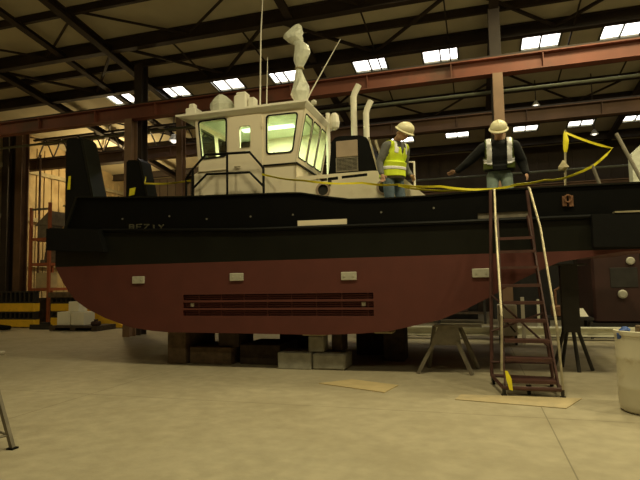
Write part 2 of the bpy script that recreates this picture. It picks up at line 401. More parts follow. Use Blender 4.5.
# bulwark with freeing ports
top = [(-4.753, 3.07), (-3.6, 2.995), (-2.543, 2.935), (-1.394, 2.9), (-.5, 2.868), (-.3, 2.855), (.1, 2.77), (.5, 2.70), (.986, 2.682), (1.75, 2.675), (2.616, 2.70), (3.296, 2.695), (3.943, 2.685), (4.95, 2.67)]
bot = [(u, zs(u)+.001) for u in (4.95, 3.4, 1.9, .4, -1.2, -2.6, -4, -5.0)]
ports = [[(a, zs(a)+.015), (b, zs(b)+.015), (b, zs(b)+.10), (a, zs(a)+.10)] for a, b in ((-.37, .45), (2.43, 3.15))]
mb = MB().plate(top+bot, ports, uvz, 0, .04)
mb.plate(top+bot, [], uvz, Wd-.04, Wd)
mb.box(4.9, 4.95, .04, Wd-.04, 2.28, 2.67)
bw = obj('bulwark', mb, M['black'], boat)
for u in (-4, -3, -2, -1, 1.5, 4):
    obj('stay', MB().prism([(0, zs(u)+.01), (0, lerp(top, u)-.05), (.12, zs(u)+.01)], lambda p, q, t: (t, .04+p, q), u, u+.02), M['black'], bw)
for (a, b) in ((-.37, .45), (2.43, 3.15)):
    obj('freeing_port', MB().prism([(a, zs(a)+.012), (b, zs(b)+.012), (b, zs(b)+.098), (a, zs(a)+.098)], uvz, -.012 if a < 0 else .02, .03), M['cream' if a < 0 else 'steel'], boat, label='pale freeing port strip')
mb = MB()
n = len(top)
mb.loft([[(p, -.035, q), (p, .075, q), (p, .075, q+.022), (p, -.035, q+.022)] for p, q in top])
obj('cap_rail', mb, M['black2'], boat)
mb = MB().loft([[(u, -.001, zs(u)-.06), (u, -.05, zs(u)-.045), (u, -.06, zs(u)-.02), (u, -.05, zs(u)+.005), (u, -.001, zs(u)+.01)] for u in (-4.1, -2.6, -1.2, .4, 1.9, 3.4, 4.1)])
obj('rub_rail', mb, M['black'], boat)
mb = MB().loft([[(-4.753, -.03, 3.07), (-4.753, .06, 3.07), (-4.70, .06, 3.07), (-4.70, -.03, 3.07)], [(-5.0, -.03, 2.49), (-5.0, .06, 2.49), (-4.93, .06, 2.49), (-4.93, -.03, 2.49)]])
obj('bow_rail', mb, M['black2'], boat)
for u, z in ((-3.72, 2.62), (-2.75, 2.62), (-2.02, 2.53), (-1.2, 2.53), (-.45, 2.52), (1.8, 2.5), (1.0, 2.48)): 
    obj('rivet', MB().tube([(u, -.012, z), (u, -.001, z)], .016, 8), M['bolt'], boat)
# corner fenders
mb = MB().prism([(-5.23, 2.10), (-4.02, 2.03), (-4.16, 2.445), (-5.23, 2.515)], uvz, -.13, -.002); mb.box(-5.33, -5.201, -.1, Wd+.1, 2.1, 2.51)
obj('fender', mb, M['rubber'], boat)
mb = MB().prism([(3.92, 1.83), (4.95, 1.80), (4.95, 2.26), (3.92, 2.275)], uvz, -.13, -.002)
obj('fender', mb, M['rubber'], boat)
obj('fender_cap', MB().prism([(4.2, 2.278), (4.95, 2.268), (4.95, 2.29), (4.2, 2.30)], uvz, -.14, -.002), M['tube'], boat)
# rusty chock plate near the stern
pb = MB().box(3.575, 3.63, -.04, -.001, 2.42, 2.56).box(3.66, 3.715, -.04, -.001, 2.41, 2.565)
pb.tube([(3.645+.045*math.cos(a), -.05, 2.52+.05*math.sin(a)) for a in [i*PI/5 for i in range(11)]], .012, 6)
obj('shackle_plate', pb, M['rust'], boat, label='small rusty shackle plate')
# welded name characters on the bow: shapes of the unreadable raised lettering
def stroke(mb, x, z, segs, w=.1, h=.085):
    for a, b in segs: mb.bar((x+a[0]*w, -.012, z+a[1]*h), (x+b[0]*w, -.012, z+b[1]*h), .022, .018)
chars = {'B': [((0, 0), (0, 1)), ((0, 1), (.8, .9)), ((.8, .9), (.8, .1)), ((.8, .1), (0, 0)), ((0, .5), (.8, .5))], 'E': [((0, 0), (0, 1)), ((0, 1), (1, 1)), ((0, .5), (.8, .5)), ((0, 0), (1, 0))],
         'Z': [((0, 1), (1, 1)), ((1, 1), (0, 0)), ((0, 0), (1, 0))], 'I': [((.5, 0), (.5, 1))], 'Y': [((0, 1), (.5, .5)), ((1, 1), (.5, .5)), ((.5, .5), (.5, 0))]}
for i, ch in enumerate('BEZIY'):
    mb = MB(); stroke(mb, -3.56+i*.15, 2.425-.009*i, chars[ch]); obj('letter', mb, M['letters'], boat)
# push knees at the bow
for v in (.5, 2.5):
    d = -.04*(v-.5)
    kn = obj('push_knee', MB().prism([(-5.46+d, 2.45), (-5.46+d, 4.35), (-5.40+d, 4.40), (-5.17+d, 4.38), (-5.11+d, 4.32), (-4.66+d, 2.45)], uvz, v, v+.37), M['rubber'], boat, label='tall black tapered push knee')
    obj('face_plate', MB().prism([(-5.165+d, 4.39), (-5.10+d, 4.33), (-4.65+d, 2.45), (-4.60+d, 2.45), (-5.05+d, 4.34), (-5.14+d, 4.42)], uvz, v-.015, v+.385), M['black2'], kn)

# wheelhouse
VW, VF = .9, 2.55
wh_out = [(-2.78, 2.32), (-.7, 2.30), (-.7, 3.58), (-.5, 4.61), (-2.77, 4.61), (-2.69, 3.58), (-2.78, 3.54)]
winA = rpoly([(-2.60, 3.83), (-2.11, 3.85), (-2.10, 4.57), (-2.68, 4.56)], .07)
winB = rpoly([(-1.255, 3.815), (-.77, 3.815), (-.655, 4.515), (-1.25, 4.52)], .07)
dwin = rpoly([(-1.80, 3.96), (-1.59, 3.96), (-1.585, 4.37), (-1.80, 4.37)], .04)
door_hole = rpoly([(-2.03, 2.45), (-1.37, 2.45), (-1.37, 4.56), (-2.03, 4.56)], .06)
mb = MB().plate(wh_out, [winA, winB, door_hole], uvz, VW, VW+.05)
wh_far = MB().plate(wh_out, [winA], uvz, VF-.05, VF)
mb.add(wh_far.v, wh_far.f)
aft = lambda p, q, t: ((-.7+.194*max(0, q-3.58))-t, p, q)
fore = lambda p, q, t: ((-2.69-.078*max(0, q-3.58))+t, p, q)
aw = [rpoly([(a, 3.72), (b, 3.72), (b+.02, 4.51), (a+.03, 4.51)], .06) for a, b in ((.97, 1.40), (1.48, 1.91), (1.99, 2.42))]
fw = [rpoly([(a, 3.85), (b, 3.85), (b, 4.5), (a, 4.5)], .06) for a, b in ((1.0, 1.65), (1.8, 2.45))]
for fn, wins in ((aft, aw), (fore, fw)):
    out = [(VW, 3.58), (VF, 3.58), (VF, 4.61), (VW, 4.61)]
    mb.plate(out, wins, fn, 0, .018)
    mb.plate([(VW, 2.32), (VF, 2.32), (VF, 3.58), (VW, 3.58)], [], fn, 0, .05)
house = obj('wheelhouse', mb, M['cream'], boat, label='cream painted wheelhouse')
obj('inner_lining', MB().box(-2.66, -.75, VF-.09, VF-.055, 2.4, 3.8).box(-2.6, -.73, VW+.06, VF-.06, 4.555, 4.60).box(-2.66, -.76, VW+.06, VF-.06, 3.0, 3.04), M['inside'], house)
def gasket(win, fn, a, b): return MB().plate(grow(win, .022), [win], fn, a, b)
def pane(win, fn, a, b): return MB().prism(win, fn, a, b)
for win in (winA, winB):
    w = obj('window', gasket(win, uvz, VW-.018, VW+.01), M['rubber'], house)
    obj('pane', pane(win, uvz, VW+.012, VW+.018), M['glass'], house)
for win in (winA,):
    obj('window', gasket(win, uvz, VF-.01, VF+.018), M['rubber'], house); obj('pane', pane(win, uvz, VF-.03, VF-.024), M['glass'], house)
for fn, wins in ((aft, aw), (fore, fw)):
    for win in wins:
        obj('window', gasket(win, fn, -.006, .004), M['rubber'], house); obj('pane', pane(win, fn, .006, .010), M['glass'], house)
dr = obj('door', MB().plate(grow(door_hole, .02), [dwin], uvz, VW-.025, VW+.02), M['cream'], house)
obj('door_pane', pane(dwin, uvz, VW-.005, VW+.001), M['glass'], house)
obj('door_gasket', MB().plate(grow(dwin, .012), [dwin], uvz, VW-.032, VW-.02), M['tube'], house)
for z in (3.62, 4.36, 2.9): obj('hinge', MB().tube([(-1.345, VW-.035, z-.06), (-1.345, VW-.035, z+.06)], .018, 8), M['cream'], house)
obj('door_handle', MB().tube([(-1.90, VW-.03, 3.60), (-1.90, VW-.06, 3.60), (-1.78, VW-.06, 3.60)], .012, 6), M['tube'], house)
# knuckle moulding
mb = MB().box(-1.35, -.695, VW-.03, VW-.001, 3.575, 3.60)
mb.box(-.70, -.665, VW-.03, VF, 3.575, 3.60)
obj('moulding', mb, M['black'], house)
obj('moulding', MB().box(-2.7, -2.05, VW-.02, VW-.001, 3.565, 3.58), M['tube'], house)
# inside: console, seat, light
obj('console', MB().prism([(-2.62, 3.04), (-2.62, 3.82), (-2.35, 3.86), (-2.15, 3.70), (-2.2, 3.04)], uvz, 1.1, 2.4), M['blacksteel'], house)
mb = MB().box(-1.75, -1.35, 1.5, 1.95, 3.42, 3.50, .03).box(-1.42, -1.33, 1.5, 1.95, 3.48, 4.0, .03).tube([(-1.55, 1.72, 3.04), (-1.55, 1.72, 3.43)], .05)
obj('helm_seat', mb, M['blacksteel'], house)
obj('light_tube', MB().box(-2.1, -1.0, 1.6, 1.75, 4.52, 4.55), M['tubelight'], house)
# wheelhouse roof: thin eyebrow with sloping soffit
def rect(u0, u1, v0, v1, z): return [(u0, v0, z), (u1, v0, z), (u1, v1, z), (u0, v1, z)]
mb = MB().loft([rect(-2.79, -.5, VW, VF, 4.60), rect(-2.82, -.49, VW-.05, VF+.05, 4.61), rect(-3.1, -.44, VW-.12, VF+.12, 4.675), rect(-3.13, -.43, VW-.12, VF+.12, 4.69), rect(-3.13, -.43, VW-.12, VF+.12, 4.715), rect(-3.08, -.47, VW-.08, VF+.08, 4.73)])
rf = obj('wheelhouse_roof', mb, M['white'], boat)
RZ = 4.725
# equipment on the roof
def lump(cx, cy, z0, pts, r, n=10, seed=1):  # crumpled wrapped shape from a list of (du, z, radius)
    rnd = random.Random(seed); rings = []
    for du, z, rr in pts:
        rings.append([(cx+du+rr*math.cos(t*2*PI/n)*(1+rnd.uniform(-.14, .14)), cy+rr*.9*math.sin(t*2*PI/n)*(1+rnd.uniform(-.14, .14)), z0+z+rnd.uniform(-.012, .012)) for t in range(n)])
    return MB().loft(rings)
obj('horn_box', MB().box(-3.02, -2.78, .95, 1.2, RZ-.06, RZ+.17, .02).box(-2.97, -2.84, 1.0, 1.12, RZ+.16, RZ+.27, .02), M['white'], boat)
k = obj('radar_dome', lump(-2.27, 1.1, RZ-.01, [(0, 0, .22), (0, .16, .25), (-.02, .24, .22), (-.04, .36, .11), (-.05, .42, .03)], 1, 9, 3), M['wrap'], boat, label='radar dome wrapped in pale plastic')
obj('vent_box', MB().box(-1.97, -1.70, .95, 1.25, RZ-.01, RZ+.31, .03).box(-1.94, -1.73, 1.0, 1.2, RZ+.3, RZ+.38, .02), M['white'], boat)
obj('vent_box', MB().box(-1.68, -1.54, .98, 1.15, RZ-.01, RZ+.24, .02), M['white'], boat)
mb = MB().tube([(-1.55, 1.28, RZ-.01), (-1.55, 1.28, RZ+.2), (-1.52, 1.28, RZ+1.6), (-1.42, 1.28, RZ+3.1)], [.022, .016, .013, .006], 8)
mb.tube([(-1.55, 1.28, RZ+.12), (-1.40, 1.28, RZ+.12)], .012, 6)
obj('whip_antenna', mb, M['white'], boat)
obj('whip_antenna', MB().tube([(-1.42, 1.3, RZ-.01), (-1.42, 1.3, RZ+.25), (-1.39, 1.3, RZ+1.12)], [.018, .012, .006], 8), M['white'], boat)
obj('whip_antenna', MB().tube([(-.60, 1.12, RZ-.01), (-.45, 1.12, RZ+.25), (.14, 1.12, RZ+1.18)], [.02, .014, .005], 8), M['white'], boat)
w = [(.0, 0, .09), (-.0, .10, .13), (-.02, .27, .175), (.02, .42, .15), (.0, .55, .10), (-.02, .68, .075), (-.02, .74, .06), (-.01, .82, .08), (.02, .98, .135), (.05, 1.12, .14), (.04, 1.24, .125), (-.02, 1.32, .11), (-.09, 1.40, .17), (-.12, 1.48, .18), (-.06, 1.56, .145), (-.04, 1.64, .10), (-.035, 1.70, .04)]
w = [(du*1.15, z*.935, rr*1.02) for du, z, rr in w]
ms = obj('wrapped_mast', lump(-.66, 1.12, RZ-.005, w, 1, 12, 5), M['wrap'], boat, label='mast light wrapped in clear plastic film')
for z in (.1, .72): obj('tie', MB().lathe([(.085, -.012), (.095, 0), (.085, .012)], (-.67, 1.12, RZ+z), 12), M['shim'], ms)
obj('deck_light', MB().ell((-.42, 1.18, RZ+.05), .06, .05, .06).tube([(-.45, 1.18, RZ-.03), (-.43, 1.18, RZ+.02)], .02), M['plate'], boat)
mb = MB().tube([(-.46, 2.3, 3.4), (-.46, 2.3, 4.92)], .045, 10)
obj('light_post', mb, M['white'], boat)
obj('horn', MB().lathe([(.03, -.1), (.09, -.05), (.11, .05), (.09, .2), (.05, .26), (.02, .27)], (-.33, 2.35, 4.66), 12).tube([(-.46, 2.3, 4.62), (-.33, 2.35, 4.62)], .02), M['white'], boat)
# handrail beside the wheelhouse door
vr = .6
mb = MB().tube([(-2.64, vr, 2.35), (-2.64, vr, 3.57), (-2.37, vr, 3.82), (-1.48, vr, 3.79), (-1.215, vr, 3.48), (-1.205, vr, 2.34)], .024)
mb.tube([(-2.64, vr, 3.2), (-2.35, vr, 3.45), (-1.48, vr, 3.42), (-1.21, vr, 3.14)], .022)
mb.tube([(-1.93, vr, 2.34), (-1.93, vr, 3.8)], .022)
mb.tube([(-2.64, vr, 3.57), (-2.84, vr+.1, 3.42), (-2.84, vr+.1, 2.35)], .02)
obj('handrail', mb, M['black'], boat, True, label='black tubular handrail by the door')
# trunk cabin aft of the wheelhouse
tk = [(-.7, 2.31), (1.62, 2.29), (1.62, 2.83), (1.27, 3.15), (1.05, 3.31), (.70, 3.335), (-.7, 3.335)]
th = [[(-.41, 3.205), (.09, 3.225), (.09, 3.285), (-.41, 3.265)], [(.15, 3.235), (.62, 3.25), (.62, 3.305), (.15, 3.29)]]
ph = [circ((-.19, 3.055), .10), circ((.91, 3.03), .10)]
mb = MB().plate(tk, th+ph, uvz, VW+.001, VW+.03)
tk2 = [(-.69, 2.31), (1.60, 2.29), (1.60, 2.82), (1.25, 3.10), (1.0, 3.2), (-.69, 3.2)]
mb.plate(tk2, [], uvz, VF-.03, VF)
mb.loft([[(p, VW+.03, q), (p, VF-.03, q), (p, VF-.03, q-.03), (p, VW+.03, q-.03)] for p, q in ((-.69, 3.2), (.95, 3.2), (1.22, 3.10), (1.575, 2.82))])
tc = obj('trunk_cabin', mb, M['cream'], boat, label='low cream trunk cabin')
for (cu, cz) in ((-.19, 3.055), (.91, 3.03)):
    p = obj('porthole', MB().plate(circ((cu, cz), .135), [circ((cu, cz), .098)], uvz, VW-.02, VW+.012), M['panelbrown'], tc, True)
    obj('porthole_glass', MB().prism(circ((cu, cz), .099), uvz, VW+.012, VW+.02), M['dark'], tc)
obj('hook', MB().box(-.09, -.03, VW-.03, VW, 3.16, 3.22).box(-.075, -.045, VW-.04, VW-.02, 3.12, 3.17), M['blacksteel'], tc)
# engine casing with louvre and exhausts
eo = [(-.26, 3.2), (-.20, 3.6), (-.15, 4.06), (-.08, 4.13), (0, 4.15), (.40, 4.13), (.52, 4.08), (.58, 3.95), (.70, 3.5), (.78, 3.2)]
ec = obj('engine_casing', MB().prism(eo, uvz, 1.4, 2.3), M['black'], boat, label='black engine casing with chamfered shoulders')
obj('access_panel', MB().box(-.06, .355, 1.375, 1.399, 3.74, 4.05, .008), M['panelbrown'], ec)
mb = MB().plate([(-.07, 3.46), (.355, 3.46), (.355, 3.73), (-.07, 3.73)], [[(-.05, 3.48), (.335, 3.48), (.335, 3.71), (-.05, 3.71)]], uvz, 1.375, 1.399)
for i in range(9): mb.box(-.05, .335, 1.385, 1.398, 3.485+.025*i, 3.497+.025*i)
for i in range(1, 4): mb.box(-.05+.096*i, -.045+.096*i, 1.38, 1.398, 3.48, 3.71)
obj('louvre', mb, M['steel'], ec)
mb = MB().bar((.57, 1.38, 4.07), (.72, 1.38, 3.45), .03, .03).bar((.66, 1.6, 4.06), (.84, 1.6, 3.4), .04, .04)
obj('corner_trim', mb, M['tube'], ec)
for u0, zt, e, r in ((.185, 5.05, .085, .064), (.43, 4.70, .075, .06)):
    mb = MB().tube([(u0, 1.9, 4.12), (u0, 1.9, zt), (u0+e*.35, 1.9, zt+.09), (u0+e+.03, 1.9, zt+.24)], [r, r, r, r*.98], 12)
    s_ = obj('exhaust_stack', mb, M['white'], boat, True, label='white exhaust stack with slanted outlet')
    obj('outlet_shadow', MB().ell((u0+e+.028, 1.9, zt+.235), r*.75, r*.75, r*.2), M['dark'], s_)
obj('handrail', MB().tube([(.72, 2.2, 3.2), (.72, 2.2, 3.75), (1.3, 2.2, 3.72), (1.3, 2.2, 3.05)], .02), M['white'], boat)

# stern stays
obj('stern_stay', MB().tube([(4.27, .35, 2.30), (4.06, .38, 3.06)], .024), M['steel'], boat)

# ------------------------------------------------------------------ props under the hull
def beam_block(name, u0, u1, v0, v1, z0, z1, m, label, cat='block', group=None):
    return one(name, MB().box(u0, u1, v0, v1, z0, z1, .012), M[m], label, cat, group)
beam_block('keel_block', -3.03, -2.66, .38, 1.5, 0, .6, 'wood', 'tall dark brown timber keel block under the bow')
beam_block('keel_block', -2.62, -1.80, .45, 1.3, 0, .30, 'wood', 'low brown timber block lying beside the tall bow block')
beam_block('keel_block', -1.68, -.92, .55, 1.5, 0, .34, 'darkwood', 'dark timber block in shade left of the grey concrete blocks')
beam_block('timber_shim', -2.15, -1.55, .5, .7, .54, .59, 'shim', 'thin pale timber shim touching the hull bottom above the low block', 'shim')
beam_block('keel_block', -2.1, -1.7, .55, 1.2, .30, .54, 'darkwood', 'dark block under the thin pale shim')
beam_block('concrete_block', -.83, -.25, .2, .75, 0, .27, 'block', 'grey plastic-covered concrete block, left of the pair under amidships')
one('concrete_block', MB().box(-.24, .31, .22, .75, 0, .26, .03), M['block'], 'grey concrete block with rounded end, right of the pair under amidships', 'block')
pt = thing('hull_prop', 'short pale timber prop standing on the grey blocks', 'prop', (-.18, .45, .27))
obj('post', MB().box(-.33, -.06, .3, .57, .268, .535, .02), M['block'], pt)
obj('wedge', MB().prism([(-.42, .536), (-.02, .536), (-.02, .585), (-.42, .56)], uvz, .3, .57), M['shim'], pt)
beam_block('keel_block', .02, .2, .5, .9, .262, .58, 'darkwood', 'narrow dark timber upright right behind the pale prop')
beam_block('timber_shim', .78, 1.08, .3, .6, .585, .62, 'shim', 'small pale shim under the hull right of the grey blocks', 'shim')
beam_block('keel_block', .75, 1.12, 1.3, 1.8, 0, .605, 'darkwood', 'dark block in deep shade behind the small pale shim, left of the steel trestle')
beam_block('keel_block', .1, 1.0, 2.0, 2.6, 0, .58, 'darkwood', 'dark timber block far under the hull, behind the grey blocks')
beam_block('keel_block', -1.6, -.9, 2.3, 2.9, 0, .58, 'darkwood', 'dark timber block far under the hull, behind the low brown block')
# steel trestle
t = thing('steel_trestle', 'dull steel A-shaped trestle with splayed legs under the stern rake', 'trestle', (1.86, .35, 0))
obj('gusset', MB().prism([(1.78, .70), (2.08, .70), (2.12, .43), (1.66, .43)], uvz, .22, .245), M['steel'], t)
obj('top_bar', MB().box(1.72, 2.42, .2, .34, .70, .735), M['steel'], t)
for a, b in (((1.70, .235, .45), (1.46, .17, 0)), ((2.05, .235, .5), (2.26, .17, 0)), ((1.72, .30, .7), (1.58, .75, 0)), ((2.1, .30, .7), (2.35, .75, 0))):
    obj('leg', MB().bar(a, b, .05, .05), M['steel'], t)
# black jack stand under the stern
t = thing('jack_stand', 'black jack stand with several splayed legs, right of the ladder', 'stand', (3.72, .9, 0))
obj('post', MB().box(3.62, 3.86, .8, 1.0, .58, 1.60), M['blacksteel'], t)
obj('head_plate', MB().box(3.5, 3.98, .7, 1.1, 1.60, 1.625), M['blacksteel'], t)
for du, dv in ((-.28, -.02), (-.12, .25), (.12, .25), (.27, .0), (.05, -.2)):
    obj('leg', MB().tube([(3.74+du*.3, .9+dv*.3, .66), (3.74+du, .9+dv, 0)], .028), M['blacksteel'], t)

# ------------------------------------------------------------------ rolling ladder
t = thing('rolling_ladder', 'red-brown rolling platform ladder with pale handrails leaning up to the deck', 'ladder', (2.96, -.6, 0))
def stile(u0, u1): # bottom to top
    return [(u0, -1.02, .12), (u1, -.12, 2.45)]
zz = [.175, .425, .64, .885, 1.11, 1.333, 1.573, 1.79, 1.976]
for k, z in enumerate(zz):
    f = z/2.45; v = -1.06+.94*f
    ul, ur = 2.675+.03*f, 3.25-.15*f
    st = obj('step', MB().box(ul, ur, v-.09, v+.09, z-.012, z+.012).box(ul, ur, v-.1, v-.09, z-.026, z+.012), M['ladder'], t)
for a, b in ((2.655, 2.70), (3.265, 3.10)):
    obj('stringer', MB().bar((a, -1.05, .08), (b, -.12, 2.3), .022, .06), M['ladder'], t)
obj('handrail', MB().tube([(2.62, -1.15, .30), (2.655, -1.0, .95), (2.66, -.35, 2.1), (2.672, -.12, 2.70), (2.66, .0, 2.72)], .0155, 8), M['tube'], t)
obj('handrail', MB().tube([(3.30, -1.15, .10), (3.285, -1.0, .85), (3.235, -.35, 2.1), (3.145, -.12, 2.68), (3.14, .0, 2.72)], .0155, 8), M['tube'], t)
obj('post', MB().tube([(2.52, -.45, .12), (2.56, -.25, 1.2), (2.62, -.12, 2.70)], .024, 8), M['ladder'], t)
obj('post', MB().tube([(3.28, -.45, .1), (3.2, -.25, 1.2), (3.11, -.12, 2.66)], .022, 8), M['ladder'], t)
mb = MB().tube([(2.52, -.45, .12), (2.63, -1.1, .09), (3.30, -1.1, .09), (3.28, -.45, .1), (2.52, -.45, .12)], .022)
obj('base_frame', mb, M['ladder'], t)
obj('cross_brace', MB().tube([(2.54, -.36, .7), (3.22, -.33, .95)], .014).tube([(2.56, -.3, 1.2), (3.26, -.4, .5)], .014).tube([(2.52, -.44, .3), (3.27, -.44, .3)], .014), M['ladder'], t)
for u, v in ((2.64, -1.1), (3.3, -1.1)):
    obj('foot', MB().tube([(u, v, .09), (u, v, .012)], .02).lathe([(.035, 0), (.035, .014)], (u, v, 0), 10), M['blacksteel'], t)
for u, v in ((2.93, -1.02), (2.54, -.45), (3.26, -.45)):
    w = MB().lathe([(.05, -.02), (.055, -.01), (.055, .01), (.05, .02)], (0, 0, 0), 16); w.v = [(u+p[2], v+p[0], .055+p[1]) for p in w.v]
    c = obj('caster', w, M['rubber'], t)
    obj('fork', MB().box(u-.03, u-.024, v-.02, v+.02, .05, .12).box(u+.024, u+.03, v-.02, v+.02, .05, .12).box(u-.03, u+.03, v-.02, v+.02, .11, .12), M['blacksteel'], c)
one('warning_tag', MB().loft([[(2.66, -1.13, .30), (2.69, -1.13, .30), (2.69, -1.12, .30), (2.66, -1.12, .30)], [(2.67, -1.15, .2), (2.73, -1.15, .21), (2.73, -1.135, .21), (2.67, -1.135, .2)], [(2.70, -1.155, .08), (2.74, -1.155, .07), (2.74, -1.14, .07), (2.70, -1.14, .08)]]), M['tape'], 'yellow tag hanging at the bottom left of the ladder', 'tag')

# ------------------------------------------------------------------ caution tape
def tape(name, pts, label, w=.034):
    P = [Vector(p) for p in pts]; fine = []
    for i in range(len(P)-1):
        n = max(2, int((P[i+1]-P[i]).length/.12))
        for k in range(n): 
            tt = k/n; q = P[i].lerp(P[i+1], tt); q.z -= .03*math.sin(PI*tt)*min(1, (P[i+1]-P[i]).length); fine.append(q)
    fine.append(P[-1]); rings = []
    for i, q in enumerate(fine):
        d = (fine[min(i+1, len(fine)-1)]-fine[max(0, i-1)]).normalized()
        a = .5*math.sin(i*.37)+.3
        y = Vector((0, 0, 1))-d*d.z; y.normalize(); x = d.cross(y)
        e = y*math.cos(a)+x*math.sin(a); nn = d.cross(e)*.0015
        rings.append([q+e*w/2+nn, q-e*w/2+nn, q-e*w/2-nn, q+e*w/2-nn])
    return one(name, MB().loft(rings), M['tape'], label, 'tape')
tape('caution_tape', [(-4.98, 2.48, 3.95), (-4.4, 1.6, 3.60), (-2.70, .62, 3.36)], 'yellow caution tape strung from the far push knee to the handrail')
tape('caution_tape', [(-1.23, .57, 3.36), (-.41, .5, 3.17), (.65, .3, 3.02), (1.25, .2, 2.93), (1.9, .1, 2.84), (2.63, .1, 2.745), (3.0, .1, 2.79), (3.39, .2, 2.845), (3.65, .4, 2.88), (4.07, .36, 3.03), (4.37, .5, 3.30), (3.75, .5, 3.60)], 'yellow caution tape running past both workers to the white pole at the stern')
tape('caution_tape', [(1.25, .2, 2.915), (1.75, .15, 2.80), (2.1, .12, 2.77), (2.63, .1, 2.735)], 'short second strand of yellow tape sagging below the main one between the two workers', .03)
one('tape_ribbon', MB().prism([(-5.40, 3.35), (-5.34, 3.35), (-5.33, 3.62), (-5.37, 3.62)], uvz, .48, .495), M['tape'], 'yellow ribbon tied to the near push knee', 'tape')
one('tape_ribbon', MB().prism([(-5.44, 3.52), (-5.30, 3.55), (-5.26, 3.72), (-5.42, 3.70)], uvz, 2.47, 2.49), M['tape'], 'yellow ribbon knotted on the far push knee', 'tape')
t = thing('stanchion', 'thin pale stanchion pole with tape wound on its top at the stern', 'pole', (3.68, .5, 2.28))
obj('pole', MB().tube([(3.68, .5, 2.275), (3.75, .5, 3.64)], .016), M['tube'], t)
obj('wound_tape', lump(3.745, .5, 3.3, [(-.01, 0, .02), (0, .06, .035), (.01, .18, .042), (.0, .28, .025), (0, .33, .012)], 1, 8, 9), M['tape'], t)
obj('rag', lump(3.70, .49, 3.03, [(-.03, 0, .05), (0, .04, .07), (0, .1, .045), (.0, .14, .018)], 1, 8, 4), M['shim'], t)
t = thing('leaning_pole', 'long grey pole leaning over the stern bulwark at the frame edge', 'pole', (5.0, -.55, 0))
obj('pole', MB().tube([(5.45, -.6, .0), (4.66, -.02, 2.50), (4.36, .2, 3.44)], .026), M['steel'], t)

# ------------------------------------------------------------------ floor clutter in front
one('cardboard_sheet', MB().prism([(.20, -.86), (.59, -.50), (1.30, -.78), (1.19, -1.26)], lambda p, q, t: (p, q, t), .001, .012), M['card'], 'flat tan cardboard sheet on the floor below the trestle', 'cardboard')
one('cardboard_sheet', MB().prism([(2.07, -1.47), (2.13, -1.19), (3.5, -1.12), (3.25, -1.66)], lambda p, q, t: (p, q, t), .001, .009), M['dustcard'], 'long tan cardboard sheet at the foot of the ladder', 'cardboard')
# white drum
t = thing('plastic_drum', 'white plastic drum with dirty scuffs standing right on the floor', 'drum', (4.07, -1.6, 0))
prof = [(.02, .0), (.24, .0), (.275, .03), (.285, .08), (.285, .25), (.29, .27), (.285, .29), (.288, .55), (.293, .57), (.288, .59), (.29, .80), (.30, .81), (.30, .85), (.28, .855), (.27, .83), (.27, .70), (.02, .69)]
obj('shell', MB().lathe(prof, (4.07, -1.6, 0), 40), M['drum'], t, True)
mb = MB()
for i in range(5): mb.bar((4.02+.03*i, -1.885+.004*i, .62-.05*(i % 2)), (4.05+.03*i, -1.886+.005*i, .66-.06*((i+1) % 2)), .004, .012)
one('blue_rag', lump(3.83, -1.68, .72, [(0, 0, .03), (.01, .05, .055), (0, .1, .06), (.02, .14, .06), (.03, .165, .03)], 1, 9, 11), M['blue'], 'crumpled blue rag hanging on the drum rim', 'rag')
one('wood_offcut', MB().box(4.02, 4.25, -1.52, -1.42, .70, .89, .01), M['wood'], 'brown wood offcut sticking out of the white drum', 'wood')
# stand cut by the left edge: only one leg reaches into view
t = thing('work_stand', 'dull steel work stand with one splayed leg showing at the lower left', 'stand', (-2.2, -4.3, 0))
LT = [(-1.66, -4.18, 0), (-2.0, -4.8, 0), (-2.7, -4.5, 0), (-2.4, -3.9, 0)]
cx, cy = -2.18, -4.34
for x, y, z in LT:
    g = obj('leg', MB().bar((x, y, .012), (cx+(x-cx)*.55, cy+(y-cy)*.55, .82), .035, .035), M['steel'], t)
    obj('foot', MB().box(x-.035, x+.035, y-.035, y+.035, 0, .014), M['rubber'], g)
obj('brace', MB().tube([(cx+(x-cx)*.93, cy+(y-cy)*.93, .12) for x, y, z in LT+[LT[0]]], .011), M['steel'], t)
obj('top', MB().box(cx-.32, cx+.32, cy-.25, cy+.25, .815, .85, .01), M['steel'], t)

# ------------------------------------------------------------------ storage at the far left
def ybeam(u0, u1, v, z, label, m='yellow', h=.26):
    t = MB().box(u0, u1, v-.13, v+.13, z, z+h, .02)
    return one('steel_beam' if m == 'yellow' else 'timber_bearer', t, M[m], label, 'beam')
def slatrail(u0, u1, v, z, h, label):
    mb = MB().box(u0, u1, v-.1, v+.1, z, z+.05).box(u0, u1, v-.1, v+.1, z+h-.05, z+h)
    u = u0
    while u < u1-.05: mb.box(u, u+.07, v-.1, v+.1, z+.05, z+h-.05); u += .2
    return one('dunnage_frame', mb, M['blacksteel'], label, 'frame')
ybeam(-14.9, -12.2, 6.6, .02, 'yellow steel beam, bottom of the stack by the left column')
slatrail(-14.9, -12.2, 6.6, .281, .27, 'black slotted spacer between the two yellow beams on the left')
ybeam(-14.9, -12.2, 6.6, .552, 'yellow steel beam, upper one of the stack by the left column', h=.29)
slatrail(-14.9, -12.2, 6.6, .843, .42, 'black slotted spacer on top of the left yellow stack')
for u in (-14.5, -12.7): one('floor_timber', MB().box(u, u+.1, 6.4, 6.8, 0, .02), M['darkwood'], 'thin timber packer under the left yellow stack', 'timber', 'packers under the left yellow stack')
ybeam(-11.9, -9.2, 7.0, .02, 'yellow steel beam on the floor behind the white boxes', h=.30)
slatrail(-11.9, -9.7, 7.0, .321, .22, 'black slotted spacer behind the white boxes')
ybeam(-11.9, -9.8, 7.0, .542, 'yellow steel beam, upper one behind the white boxes', h=.26)
